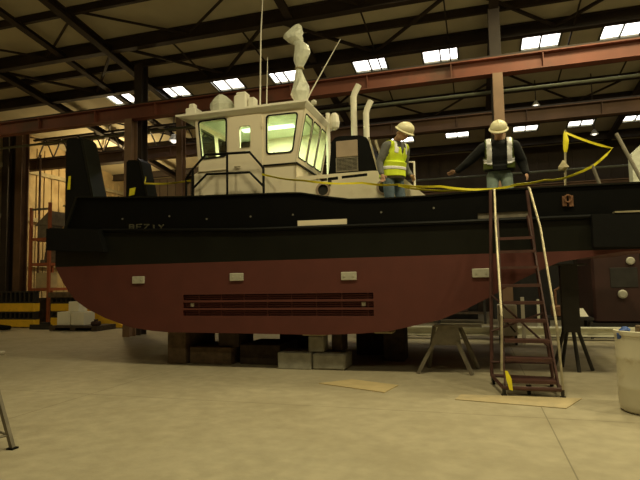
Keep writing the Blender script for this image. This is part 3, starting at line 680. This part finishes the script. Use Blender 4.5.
slatrail(-11.9, -9.9, 7.0, .803, .22, 'black slotted spacer under the tan plank near the orange rack')
one('plank', MB().box(-11.95, -9.95, 6.8, 7.2, 1.024, 1.20), M['wood'], 'tan brown plank topping the stack right of the orange rack', 'plank')
t = thing('yellow_ramp', 'yellow steel ramp wedge on the floor under the bow', 'ramp', (-9.0, 6.7, 0))
obj('wedge', MB().prism([(-9.9, .02), (-8.7, .02), (-8.75, .10), (-9.9, .66)], uvz, 6.62, 6.78), M['yellow'], t)
obj('lip', MB().box(-9.9, -8.6, 6.6, 6.8, 0, .02), M['blacksteel'], t)
def carton(u, v, z, a, b, h, label, m='white'):
    t = thing('carton', label, 'box', (u, v, z))
    obj('body', MB().box(u-a/2, u+a/2, v-b/2, v+b/2, z, z+h, .012), M[m], t)
    obj('seam', MB().box(u-a/2+.01, u+a/2-.01, v-.02, v+.02, z+h, z+h+.003), M['shim'], t)
    return t
one('pallet', MB().box(-10.7, -8.9, 5.6, 6.5, .10, .16).box(-10.7, -10.5, 5.6, 6.5, 0, .1).box(-9.9, -9.7, 5.6, 6.5, 0, .1).box(-9.1, -8.9, 5.6, 6.5, 0, .1), M['darkwood'], 'dark wooden pallet carrying the white boxes', 'pallet')
carton(-10.35, 6.05, .163, .5, .5, .42, 'white carton, left one of the low row on the pallet')
carton(-9.80, 6.05, .163, .5, .5, .42, 'white carton, right one of the low row on the pallet')
carton(-10.05, 6.1, .588, .4, .4, .32, 'white carton on top of the other two')
one('machine_part', MB().box(-9.2, -8.95, 5.65, 5.9, .163, .30, .04).tube([(-9.08, 5.78, .30), (-9.08, 5.78, .36)], .06), M['maroon'], 'dark red machine part on the pallet beside the white boxes', 'part')
one('dark_bundle', MB().tube([(-14.2, 5.6, .1), (-13.2, 5.55, .13), (-12.3, 5.6, .09)], [.08, .11, .07], 10).tube([(-13.9, 5.75, .08), (-12.6, 5.7, .08)], .075, 10), M['rubber'], 'dark hose bundle on the floor in front of the left yellow stack', 'hose')
one('scrap_tray', MB().box(-11.9, -11.0, 6.0, 6.5, 0, .05).box(-11.9, -11.0, 6.0, 6.04, .05, .16).box(-11.6, -11.3, 6.1, 6.3, .05, .22, .02), M['blacksteel'], 'dark scrap tray at the foot of the orange rack', 'tray')
t = thing('pallet_rack', 'orange-red pallet rack with loaded shelves near the left wall', 'rack', (-12.5, 7.4, 0))
for u, v, h in ((-12.12, 7.0, 4.40), (-12.95, 7.0, 4.25), (-12.12, 8.0, 4.25), (-12.95, 8.0, 4.25)):
    obj('upright', MB().box(u-.05, u+.05, v-.04, v+.04, 0, h), M['orange'], t)
for z in (1.25, 2.15, 3.05):
    obj('shelf', MB().box(-12.9, -12.17, 7.0, 8.0, z, z+.1), M['orange'], t)
obj('top_rail', MB().box(-12.9, -12.17, 6.97, 7.03, 4.15, 4.22), M['steel'], t)
carton(-12.6, 7.4, 1.352, .5, .5, .55, 'tan carton on the lowest shelf of the orange rack', 'card')
carton(-12.55, 7.5, .0, .6, .8, 1.0, 'large dark crate on the floor inside the orange rack', 'darkwood')
carton(-12.3, 7.3, 2.252, .2, .4, .5, 'narrow brown crate on the middle shelf of the orange rack', 'wood')
one('gear_casting', MB().lathe([(.02, 0), (.25, 0), (.25, .12), (.12, .15), (.1, .4), (.02, .42)], (-12.66, 7.5, 2.252), 14), M['steel'], 'grey round casting on the middle shelf of the orange rack', 'casting')
carton(-12.5, 7.4, 3.152, .55, .6, .45, 'grey crate on the upper shelf of the orange rack', 'steel')
one('tarpaulin', MB().prism([(-12.88, 3.61), (-12.18, 3.61), (-12.18, 4.12), (-12.3, 4.1)], uvz, 7.1, 7.9), M['steel'], 'grey tarpaulin peak covering the top of the orange rack', 'tarpaulin')

# ------------------------------------------------------------------ workshop clutter beyond the stern
one('steel_beam', MB().ibeam((-.5, 4.9, .19), (6.6, 4.9, .19), .2, .2, .025), M['paper'], 'long cream steel beam lying low behind the ladder', 'beam')
for u in (.2, 3.0, 5.8): one('floor_timber', MB().box(u, u+.14, 4.7, 5.1, 0, .088), M['darkwood'], 'small dark timber under the long cream beam', 'timber', 'timbers under the long cream beam')
t = thing('electrical_cabinet', 'cream metal cabinet standing behind the ladder', 'cabinet', (2.98, 3.95, 0))
obj('body', MB().box(2.79, 3.17, 3.80, 4.15, .20, .85, .01), M['white'], t)
obj('door', MB().box(2.81, 3.15, 3.785, 3.799, .22, .83), M['white'], t)
obj('strut', MB().bar((2.82, 3.77, .66), (3.12, 3.77, .28), .02, .03), M['blacksteel'], t)
for u in (2.80, 3.12):
    obj('leg', MB().box(u, u+.04, 3.85, 4.1, 0, .2), M['blacksteel'], t)
one('white_post', MB().box(3.27, 3.34, 4.0, 4.07, 0, 1.0), M['white'], 'slim white post right of the cream cabinet', 'post')
one('white_post', MB().box(3.72, 3.78, 5.3, 5.36, 0, .9), M['paper'], 'thinner white post seen through the ladder steps', 'post')
t = thing('dark_machine', 'large dark maroon machine housing behind the stern', 'machine', (5.9, 6.0, 0))
obj('housing', MB().box(4.95, 7.6, 5.4, 7.2, .34, 2.5, .05), M['maroon'], t)
for u in (5.6, 6.3): obj('access_cover', MB().box(u-.28, u+.28, 5.385, 5.399, 1.15, 1.6, .006), M['blacksteel'], t)
obj('skid', MB().box(4.9, 7.6, 5.35, 7.2, .0, .34), M['blacksteel'], t)
for u, z, r in ((5.55, 1.0, .1), (5.75, 1.75, .09)):
    w = MB().lathe([(r*.5, 0), (r, .01), (r, .04), (r*.7, .06), (r*.2, .06)], (0, 0, 0), 14); w.v = [(u+p[0], 5.399-p[2], z+p[1]) for p in w.v]
    obj('dial', w, M['plate'], t)
t = thing('work_bench', 'black work bench between the jack stand and the maroon machine', 'bench', (4.5, 5.6, 0))
obj('top', MB().box(3.9, 4.9, 5.2, 6.0, .42, .48), M['blacksteel'], t)
for u in (3.92, 4.82):
    for v in (5.22, 5.92): obj('leg', MB().box(u, u+.06, v, v+.06, 0, .42), M['blacksteel'], t)
t = thing('paper_pad', 'white ruled paper sheet propped on the black bench', 'paper', (4.6, 5.2, .48))
obj('sheet', MB().loft([[(4.46, 5.24, .50), (4.80, 5.24, .50), (4.80, 5.25, .50), (4.46, 5.25, .50)], [(4.46, 5.40, .68), (4.72, 5.40, .68), (4.72, 5.41, .68), (4.46, 5.41, .68)]]), M['paper'], t)
obj('backing', MB().loft([[(4.46, 5.255, .482), (4.80, 5.255, .482), (4.80, 5.3, .482), (4.46, 5.3, .482)], [(4.46, 5.415, .68), (4.72, 5.415, .68), (4.72, 5.42, .68), (4.46, 5.42, .68)]]), M['blacksteel'], t)
one('machine_part', MB().box(4.05, 4.3, 5.3, 5.6, .481, .75, .03).tube([(4.15, 5.45, .75), (4.15, 5.45, 1.1), (4.3, 5.4, 1.2)], .03), M['rust'], 'rusty upright fitting on the black bench', 'part')
# parts lying behind the trestle
one('dome_casting', MB().lathe([(.02, 0), (.25, 0), (.27, .05), (.2, .16), (.08, .21), (.02, .215)], (1.1, 5.6, 0.0), 18), M['plate'], 'pale dome shaped casting on the floor behind the trestle', 'casting')
one('valve_body', MB().tube([(.3, 5.5, .12), (.75, 5.5, .12)], .1, 12).tube([(.5, 5.5, .2), (.5, 5.5, .38)], .05).lathe([(.1, .36), (.1, .39)], (.5, 5.5, 0), 12), M['plate'], 'grey pipe valve on the floor left of the pale dome casting', 'valve')
t = thing('storage_shelf', 'dark loaded storage shelf far behind the trestle', 'shelf', (1.0, 9.3, 0))
for u in (-.6, 1.2, 2.6):
    obj('upright', MB().box(u-.04, u+.04, 9.0, 9.08, 0, 2.4), M['blacksteel'], t)
for z in (.3, 1.0, 1.7): obj('board', MB().box(-.6, 2.6, 9.0, 9.6, z, z+.06), M['darkwood'], t)
for i, (u, z, a, h, m, lab) in enumerate(((-.2, .36, .4, .4, 'wood', 'brown crate, lowest shelf left in the dark storage shelf'), (.5, .36, .5, .3, 'steel', 'grey crate, lowest shelf middle in the dark storage shelf'), (1.8, .36, .6, .45, 'maroon', 'maroon crate, lowest shelf right in the dark storage shelf'), (.2, 1.06, .6, .4, 'darkwood', 'dark crate, middle shelf in the dark storage shelf'))):
    carton(u, 9.3, z, a, .4, h, lab, m)
# tall dark panels stacked against the back of the hall
for u, w, h, lab in ((1.5, 1.8, 4.3, 'dark stacked panel behind the left worker, narrower one'), (4.2, 2.6, 4.0, 'wide dark stacked panel behind the bent worker'), (8.4, 3.5, 4.2, 'dark stacked panel beyond the stern pole')):
    one('stored_panel', MB().box(u-w/2, u+w/2, 10.9, 11.2, 0, h, .02), M['blacksteel'], lab, 'panel')
one('wrapped_panel', MB().prism([(5.28, 2.6), (6.5, 2.6), (6.6, 4.05), (5.5, 3.92), (5.28, 3.72)], uvz, 3.0, 3.25), M['wrap'], 'pale wrapped panel showing at the frame edge above the stern', 'panel')
t = thing('panel_trolley', 'dark trolley frame carrying the pale wrapped panel', 'trolley', (5.9, 3.12, 0))
for u in (5.4, 6.4): obj('post', MB().box(u-.05, u+.05, 3.05, 3.2, .12, 2.598), M['blacksteel'], t)
obj('deck', MB().box(5.2, 6.7, 2.7, 3.6, .06, .12), M['blacksteel'], t)
for u in (5.3, 6.6):
    for v in (2.8, 3.5): obj('caster', MB().tube([(u-.02, v, .03), (u+.02, v, .03)], .03, 12), M['rubber'], t)

# ------------------------------------------------------------------ workers
def remeshed(mb, voxel, smooth_it=6):
    me = bpy.data.meshes.new('tmp'); me.from_pydata(mb.v, [], mb.f)
    bm = bmesh.new(); bm.from_mesh(me); bmesh.ops.recalc_face_normals(bm, faces=bm.faces); bm.to_mesh(me); bm.free()
    o = bpy.data.objects.new('tmp', me); COL.objects.link(o)
    r = o.modifiers.new('r', 'REMESH'); r.mode = 'VOXEL'; r.voxel_size = voxel
    s = o.modifiers.new('s', 'SMOOTH'); s.factor = .5; s.iterations = smooth_it
    bpy.context.view_layer.update()
    ev = o.evaluated_get(bpy.context.evaluated_depsgraph_get())
    m2 = bpy.data.meshes.new_from_object(ev)
    bpy.data.objects.remove(o)
    return m2
def worker(name, label, base, rz, cfg):
    t = thing(name, label, 'person', base, None, rz, True)
    bend, nod, turn = cfg['bend'], cfg['nod'], cfg.get('turn', 0)
    def warp(p):
        x, y, z = p
        if z > 1.50:      # head nods about the neck
            k = min(1, (z-1.50)/.06); a = nod*k
            y0, z0 = y-.02, z-1.53
            y, z = .02+y0*math.cos(a)-z0*math.sin(a), 1.53+y0*math.sin(a)+z0*math.cos(a)
            ca, sa = math.cos(turn*k), math.sin(turn*k); x, y = x*ca-y*sa, x*sa+y*ca
        if z > .92:       # torso bends at the hips, towards -y
            k = min(1, (z-.92)/.25); a = bend*k
            y0, z0 = y, z-.95
            y, z = y0*math.cos(a)-z0*math.sin(a), .95+y0*math.sin(a)+z0*math.cos(a)
        return (x, y, z)
    def emit(nm, me, m, parent=t, lab=None):
        for v in me.vertices: v.co = warp(v.co)
        me.name = nm
        me.materials.clear(); me.materials.append(m); me.shade_smooth()
        o = bpy.data.objects.new(nm, me); COL.objects.link(o); o.parent = parent
        if lab: o['label'] = lab
        return o
    J = cfg['J']; t.scale = cfg.get('scale', (1, 1, 1)); fat = cfg.get('fat', 0)
    # body: one continuous surface
    b = MB()
    b.ell((0, .01, 1.70), .078, .098, .115, 14, 10).ell((0, -.03, 1.645), .06, .068, .075).ell((0, -.045, 1.60), .035, .035, .03)
    b.cap((0, -.085, 1.69), (0, -.105, 1.662), .011, .017).ell((0, -.083, 1.625), .026, .014, .008).ell((0, -.083, 1.612), .022, .014, .007)
    for s in (-1, 1): b.ell((s*.082, .02, 1.675), .014, .026, .036).ell((s*.032, -.078, 1.712), .022, .012, .008)
    b.cap((0, .02, 1.62), (0, .03, 1.46), .055, .062)
    b.ell((0, .02, 1.30), .165, .11, .24).ell((0, .01, 1.02), .15, .11, .16).cap((-.17, .02, 1.43), (.17, .02, 1.43), .06, .06)
    for s, k in ((-1, 'R'), (1, 'L')):
        sh, el, wr, hd = J['sh'+k], J['el'+k], J['wr'+k], Vector(J['hd'+k])
        b.cap(sh, el, .052, .040).cap(el, wr, .040, .027)
        hv = Vector(wr); d = (hd-hv).normalized(); side = Vector(J['th'+k]).normalized(); side = (side-d*side.dot(d)).normalized(); pal = d.cross(side)
        b.cap(hv+d*.015, hv+d*.075+side*.016, .023, .017).cap(hv+d*.02, hv+d*.075-side*.016, .022, .016)
        for i, ln in enumerate((.066, .074, .069, .054)):   # four unequal, slightly curled fingers
            q = hv+d*.082+side*(.031-.0205*i); c = pal*(.012+.003*i)
            q2 = q+d*ln*.5+c*.4; q3 = q2+d*ln*.38+c*.9; b.cap(q-d*.02, q2, .0088, .0080, 8).cap(q2, q3, .0080, .0068, 8)
        q = hv+d*.028+side*.028; q2 = q+side*.028+d*.026; b.cap(q-side*.01, q2, .0115, .0095, 8).cap(q2, q2+d*.030+side*.006, .0095, .0078, 8)
        hp, kn, an = J['hp'+k], J['kn'+k], J['an'+k]
        b.cap(hp, kn, .078, .052).cap(kn, an, .050, .034).cap(an, (an[0], an[1]-.14, .035), .035, .028)
    emit('body', remeshed(b, .0065, 3), M['skin'])
    for s in (-1, 1): emit('eye', mesh('eye', MB().ell((s*.032, -.083, 1.695), .011, .008, .008), None, (0, 0, 0)), M['eye'])
    # hair
    h = MB().ell((0, .03, 1.715), .084, .10, .108, 14, 10); me = remeshed(h, .012, 2)
    bm = bmesh.new(); bm.from_mesh(me); bmesh.ops.delete(bm, geom=[v for v in bm.verts if v.co.z < 1.64 or (v.co.y < -.03 and v.co.z < 1.75)], context='VERTS'); bm.to_mesh(me); bm.free()
    emit('hair', me, M['boot'])
    # shirt or jacket
    c = MB().ell((0, .02, 1.28), .185+fat, .132+fat, .27).ell((0, .015, 1.02+(.10 if 'hem' in cfg else 0)), .17+fat, .128+fat, .16).cap((-.165, .02, 1.425), (.165, .02, 1.425), .077, .077).cap((0, .02, 1.44), (0, .02, 1.50), .075, .066)
    c.tube([(0, .015, 1.1), (0, .015, cfg.get('hem', .84))], [.17+fat, .175+fat], 16)
    for k in 'RL':
        c.cap(J['sh'+k], J['el'+k], .068+fat*.6, .054+fat*.6).cap(J['el'+k], Vector(J['el'+k]).lerp(Vector(J['wr'+k]), .93), .053+fat*.6, .040+fat*.4)
    me = remeshed(c, .014, 3)
    jk = emit('jacket' if cfg['jacket'] is M['jacket'] else 'shirt', me, cfg['jacket'])
    # trousers
    c = MB().ell((0, .01, .96), .168, .124, .12)
    for k in 'RL':
        hp, kn, an = J['hp'+k], J['kn'+k], J['an'+k]
        c.cap(hp, kn, .094, .072).cap(kn, (an[0], an[1], .10), .070, .062)
    emit('jeans', remeshed(c, .014, 4), cfg['jeans'])
    for k in 'RL':
        an = J['an'+k]
        c = MB().cap((an[0], an[1]+.02, .14), (an[0], an[1]+.02, .06), .055, .052).cap((an[0], an[1]-.02, .05), (an[0], an[1]-.15, .045), .048, .042)
        c.box(an[0]-.05, an[0]+.05, an[1]-.19, an[1]+.075, 0, .03, .008)
        emit('boot', remeshed(c, .01, 3), M['boot'])
    # vest: sleeveless shell over the torso, with reflective bands cut out of the same surface
    def shell(off):
        off += fat
        c = MB().ell((0, .02, 1.28), .198+off, .15+off, .28).ell((0, .015, 1.02+(.10 if 'hem' in cfg else 0)), .186+off, .145+off, .16).cap((-.15, .02, 1.43), (.15, .02, 1.43), .09+off, .09+off)
        c.tube([(0, .015, 1.15), (0, .015, cfg.get('hem', .84)+.02)], [.186+off, .19+off], 18)
        return remeshed(c, .014, 3)
    def cut(me, keep):
        bm = bmesh.new(); bm.from_mesh(me)
        bmesh.ops.delete(bm, geom=[f for f in bm.faces if not keep(f.calc_center_median())], context='FACES')
        bm.normal_update()
        bmesh.ops.solidify(bm, geom=bm.faces[:], thickness=.006)
        bm.to_mesh(me); bm.free(); return me
    op = cfg.get('open', 0)
    arm = lambda p: abs(p.x) > .178+fat*.4 and p.z > 1.22+.1*(abs(p.x)-.178)*5
    fr = lambda p: op and p.y < 0 and abs(p.x) < op
    neck = lambda p: p.z > 1.40 and abs(p.x) < .085 and (p.y < .02 or p.z > 1.50)
    vee = lambda p: p.y < 0 and abs(p.x) < (p.z-1.24)*.22
    body = lambda p: p.z > cfg.get('hem', .84)+.035 and not arm(p) and not fr(p) and not neck(p) and not vee(p)
    vs = emit('vest', cut(shell(0), body), cfg['vest'], t, 'high visibility vest')
    emit('waist_band', cut(shell(.004), lambda p: body(p) and cfg.get('hem', .84)+.16 < p.z < cfg.get('hem', .84)+.22), M['band'], vs, 'silver reflective band')
    emit('shoulder_band', cut(shell(.004), lambda p: body(p) and cfg['strap'][0] < abs(p.x) < cfg['strap'][1] and p.z > cfg.get('strap_z', 1.06)), M['band'], vs, 'silver reflective strap')
    # hard hat
    hh = MB(); n = 20
    prof = [(1.0, 0), (1.02, .02), (.98, .05), (.88, .085), (.68, .115), (.40, .135), (.10, .142)]
    hh.loft([[(.117*r*math.cos(a), .014+.138*r*math.sin(a), 1.735+z) for a in [i*2*PI/n for i in range(n)]] for r, z in prof])
    hat = emit('hard_hat', mesh('hard_hat', hh, None, (0, 0, 0)), M['helmet'], t, 'cream hard hat')
    br = MB().loft([[(.117*k*math.cos(a)*1.0, .014+(.138*k+(.022 if math.sin(a) < -.2 and k > 1.05 else 0))*math.sin(a), 1.735+z) for a in [i*2*PI/n for i in range(n)]] for k, z in ((.98, 0), (1.16, -.012), (1.16, -.005), (1.0, .012))])
    emit('brim', mesh('brim', br, None, (0, 0, 0)), M['helmet'], hat)
    rd = MB().loft([[(x, .014+.142*math.sin(a)*1.0, 1.742+.142*math.cos(a)) for x in (-.014, .014)]+[(x, .014+.136*math.sin(a), 1.736+.136*math.cos(a)) for x in (.014, -.014)] for a in [-1.1+i*.2 for i in range(12)]])
    emit('ridge', mesh('ridge', rd, None, (0, 0, 0)), M['helmet'], hat)
    return t
J1 = dict(shR=(-.19, .02, 1.42), elR=(-.235, .06, 1.13), wrR=(-.245, -.02, .90), hdR=(-.245, -.05, .75), thR=(.2, -1, 0),
          shL=(.19, .02, 1.42), elL=(.245, .03, 1.14), wrL=(.24, -.12, .93), hdL=(.24, -.2, .80), thL=(-.3, -1, 0),
          hpR=(-.09, .01, .92), knR=(-.10, -.01, .50), anR=(-.11, .03, .08), hpL=(.09, .01, .92), knL=(.11, -.03, .50), anL=(.12, .0, .08))
worker('person', 'worker in bright yellow vest and grey sleeves standing beside the trunk cabin, looking down', (1.13, .50, zs(1.22)), math.radians(55),
       dict(J=J1, bend=.20, nod=.55, jacket=M['grey_shirt'], jeans=M['jeans'], vest=M['vest'], strap=(.07, .125), strap_z=1.30, scale=(1.16, 1.16, .92)))
J2 = dict(shR=(-.20, .02, 1.42), elR=(-.40, .0, 1.22), wrR=(-.60, -.06, 1.04), hdR=(-.74, -.10, .99), thR=(0, -.6, 1),
          shL=(.20, .02, 1.42), elL=(.31, .05, 1.14), wrL=(.36, -.04, .92), hdL=(.38, -.07, .77), thL=(-.4, -1, 0),
          hpR=(-.09, .01, .92), knR=(-.12, -.06, .49), anR=(-.13, .03, .08), hpL=(.09, .01, .92), knL=(.12, -.06, .49), anL=(.13, .03, .08))
worker('person', 'worker in black jacket with open vest bending his head over the ladder top', (2.83, 1.42, zs(2.8)), math.radians(0),
       dict(J=J2, bend=.36, nod=.34, jacket=M['jacket'], jeans=M['jeans2'], vest=M['vest_shaded'], open=.10, strap=(.105, .172), strap_z=1.12, fat=.036, hem=.99, scale=(1.18, 1.12, .985)))

# ------------------------------------------------------------------ light
def light(kind, loc, power, col, size=.3, rot=None, **kw):
    l = bpy.data.lights.new('hall_and_fill_light', kind); l.energy = power; l.color = col
    if kind == 'AREA':
        l.shape = 'RECTANGLE'; l.size, l.size_y = size
    else: l.shadow_soft_size = size
    for k, v in kw.items(): setattr(l, k, v)
    o = bpy.data.objects.new('hall_and_fill_light', l); COL.objects.link(o)
    o.matrix_world = HALL @ Matrix.Translation(loc) @ (rot or Matrix.Identity(4))
    return o
WARM = (1.0, .88, .49)
for u, v, p in ((2.5, -3, 290), (7.5, -3, 270), (-2.5, -3.4, 130), (12, -2, 150), (0, -8.6, 110), (7, -8.6, 110), (6.5, 1.8, 200), (4.3, 2.5, 190), (-13.5, -1.5, 120), (12, 2, 170), (1, 2.6, 50)):  # far-left and over-stern lamps are added fill for yellow stack and cream beam
    light('AREA', (u, v, 8.1), p, WARM, (.5, .5))
light('AREA', (-9.5, 8.9, 7.2), 110, WARM, (.5, .5))
light('POINT', (-12.0, 10.6, 6.0), 380, (1.0, .74, .34), .3)
light('AREA', (-1.6, 1.68, 4.51), 62, (.94, 1.0, .68), (1.0, .15))
w = bpy.data.worlds.new('world'); sc.world = w; w.use_nodes = True
w.node_tree.nodes['Background'].inputs['Color'].default_value = (.75, .85, 1.0, 1); w.node_tree.nodes['Background'].inputs['Strength'].default_value = .6

# ------------------------------------------------------------------ camera
cam = bpy.data.cameras.new('camera'); co = bpy.data.objects.new('camera', cam); COL.objects.link(co)
cam.sensor_width = 36; cam.lens = 36*520/640; cam.clip_end = 200
pitch = math.atan(40/520)
co.matrix_world = Matrix.Translation((0, 0, 1.45)) @ Matrix.Rotation(PI/2+pitch, 4, 'X') @ Matrix.Rotation(math.radians(-1.1), 4, 'Z')
sc.camera = co
vs = sc.view_settings
vs.view_transform = 'Standard'; vs.look = 'None'; vs.exposure = -0.28; vs.gamma = 1; vs.use_curve_mapping = False
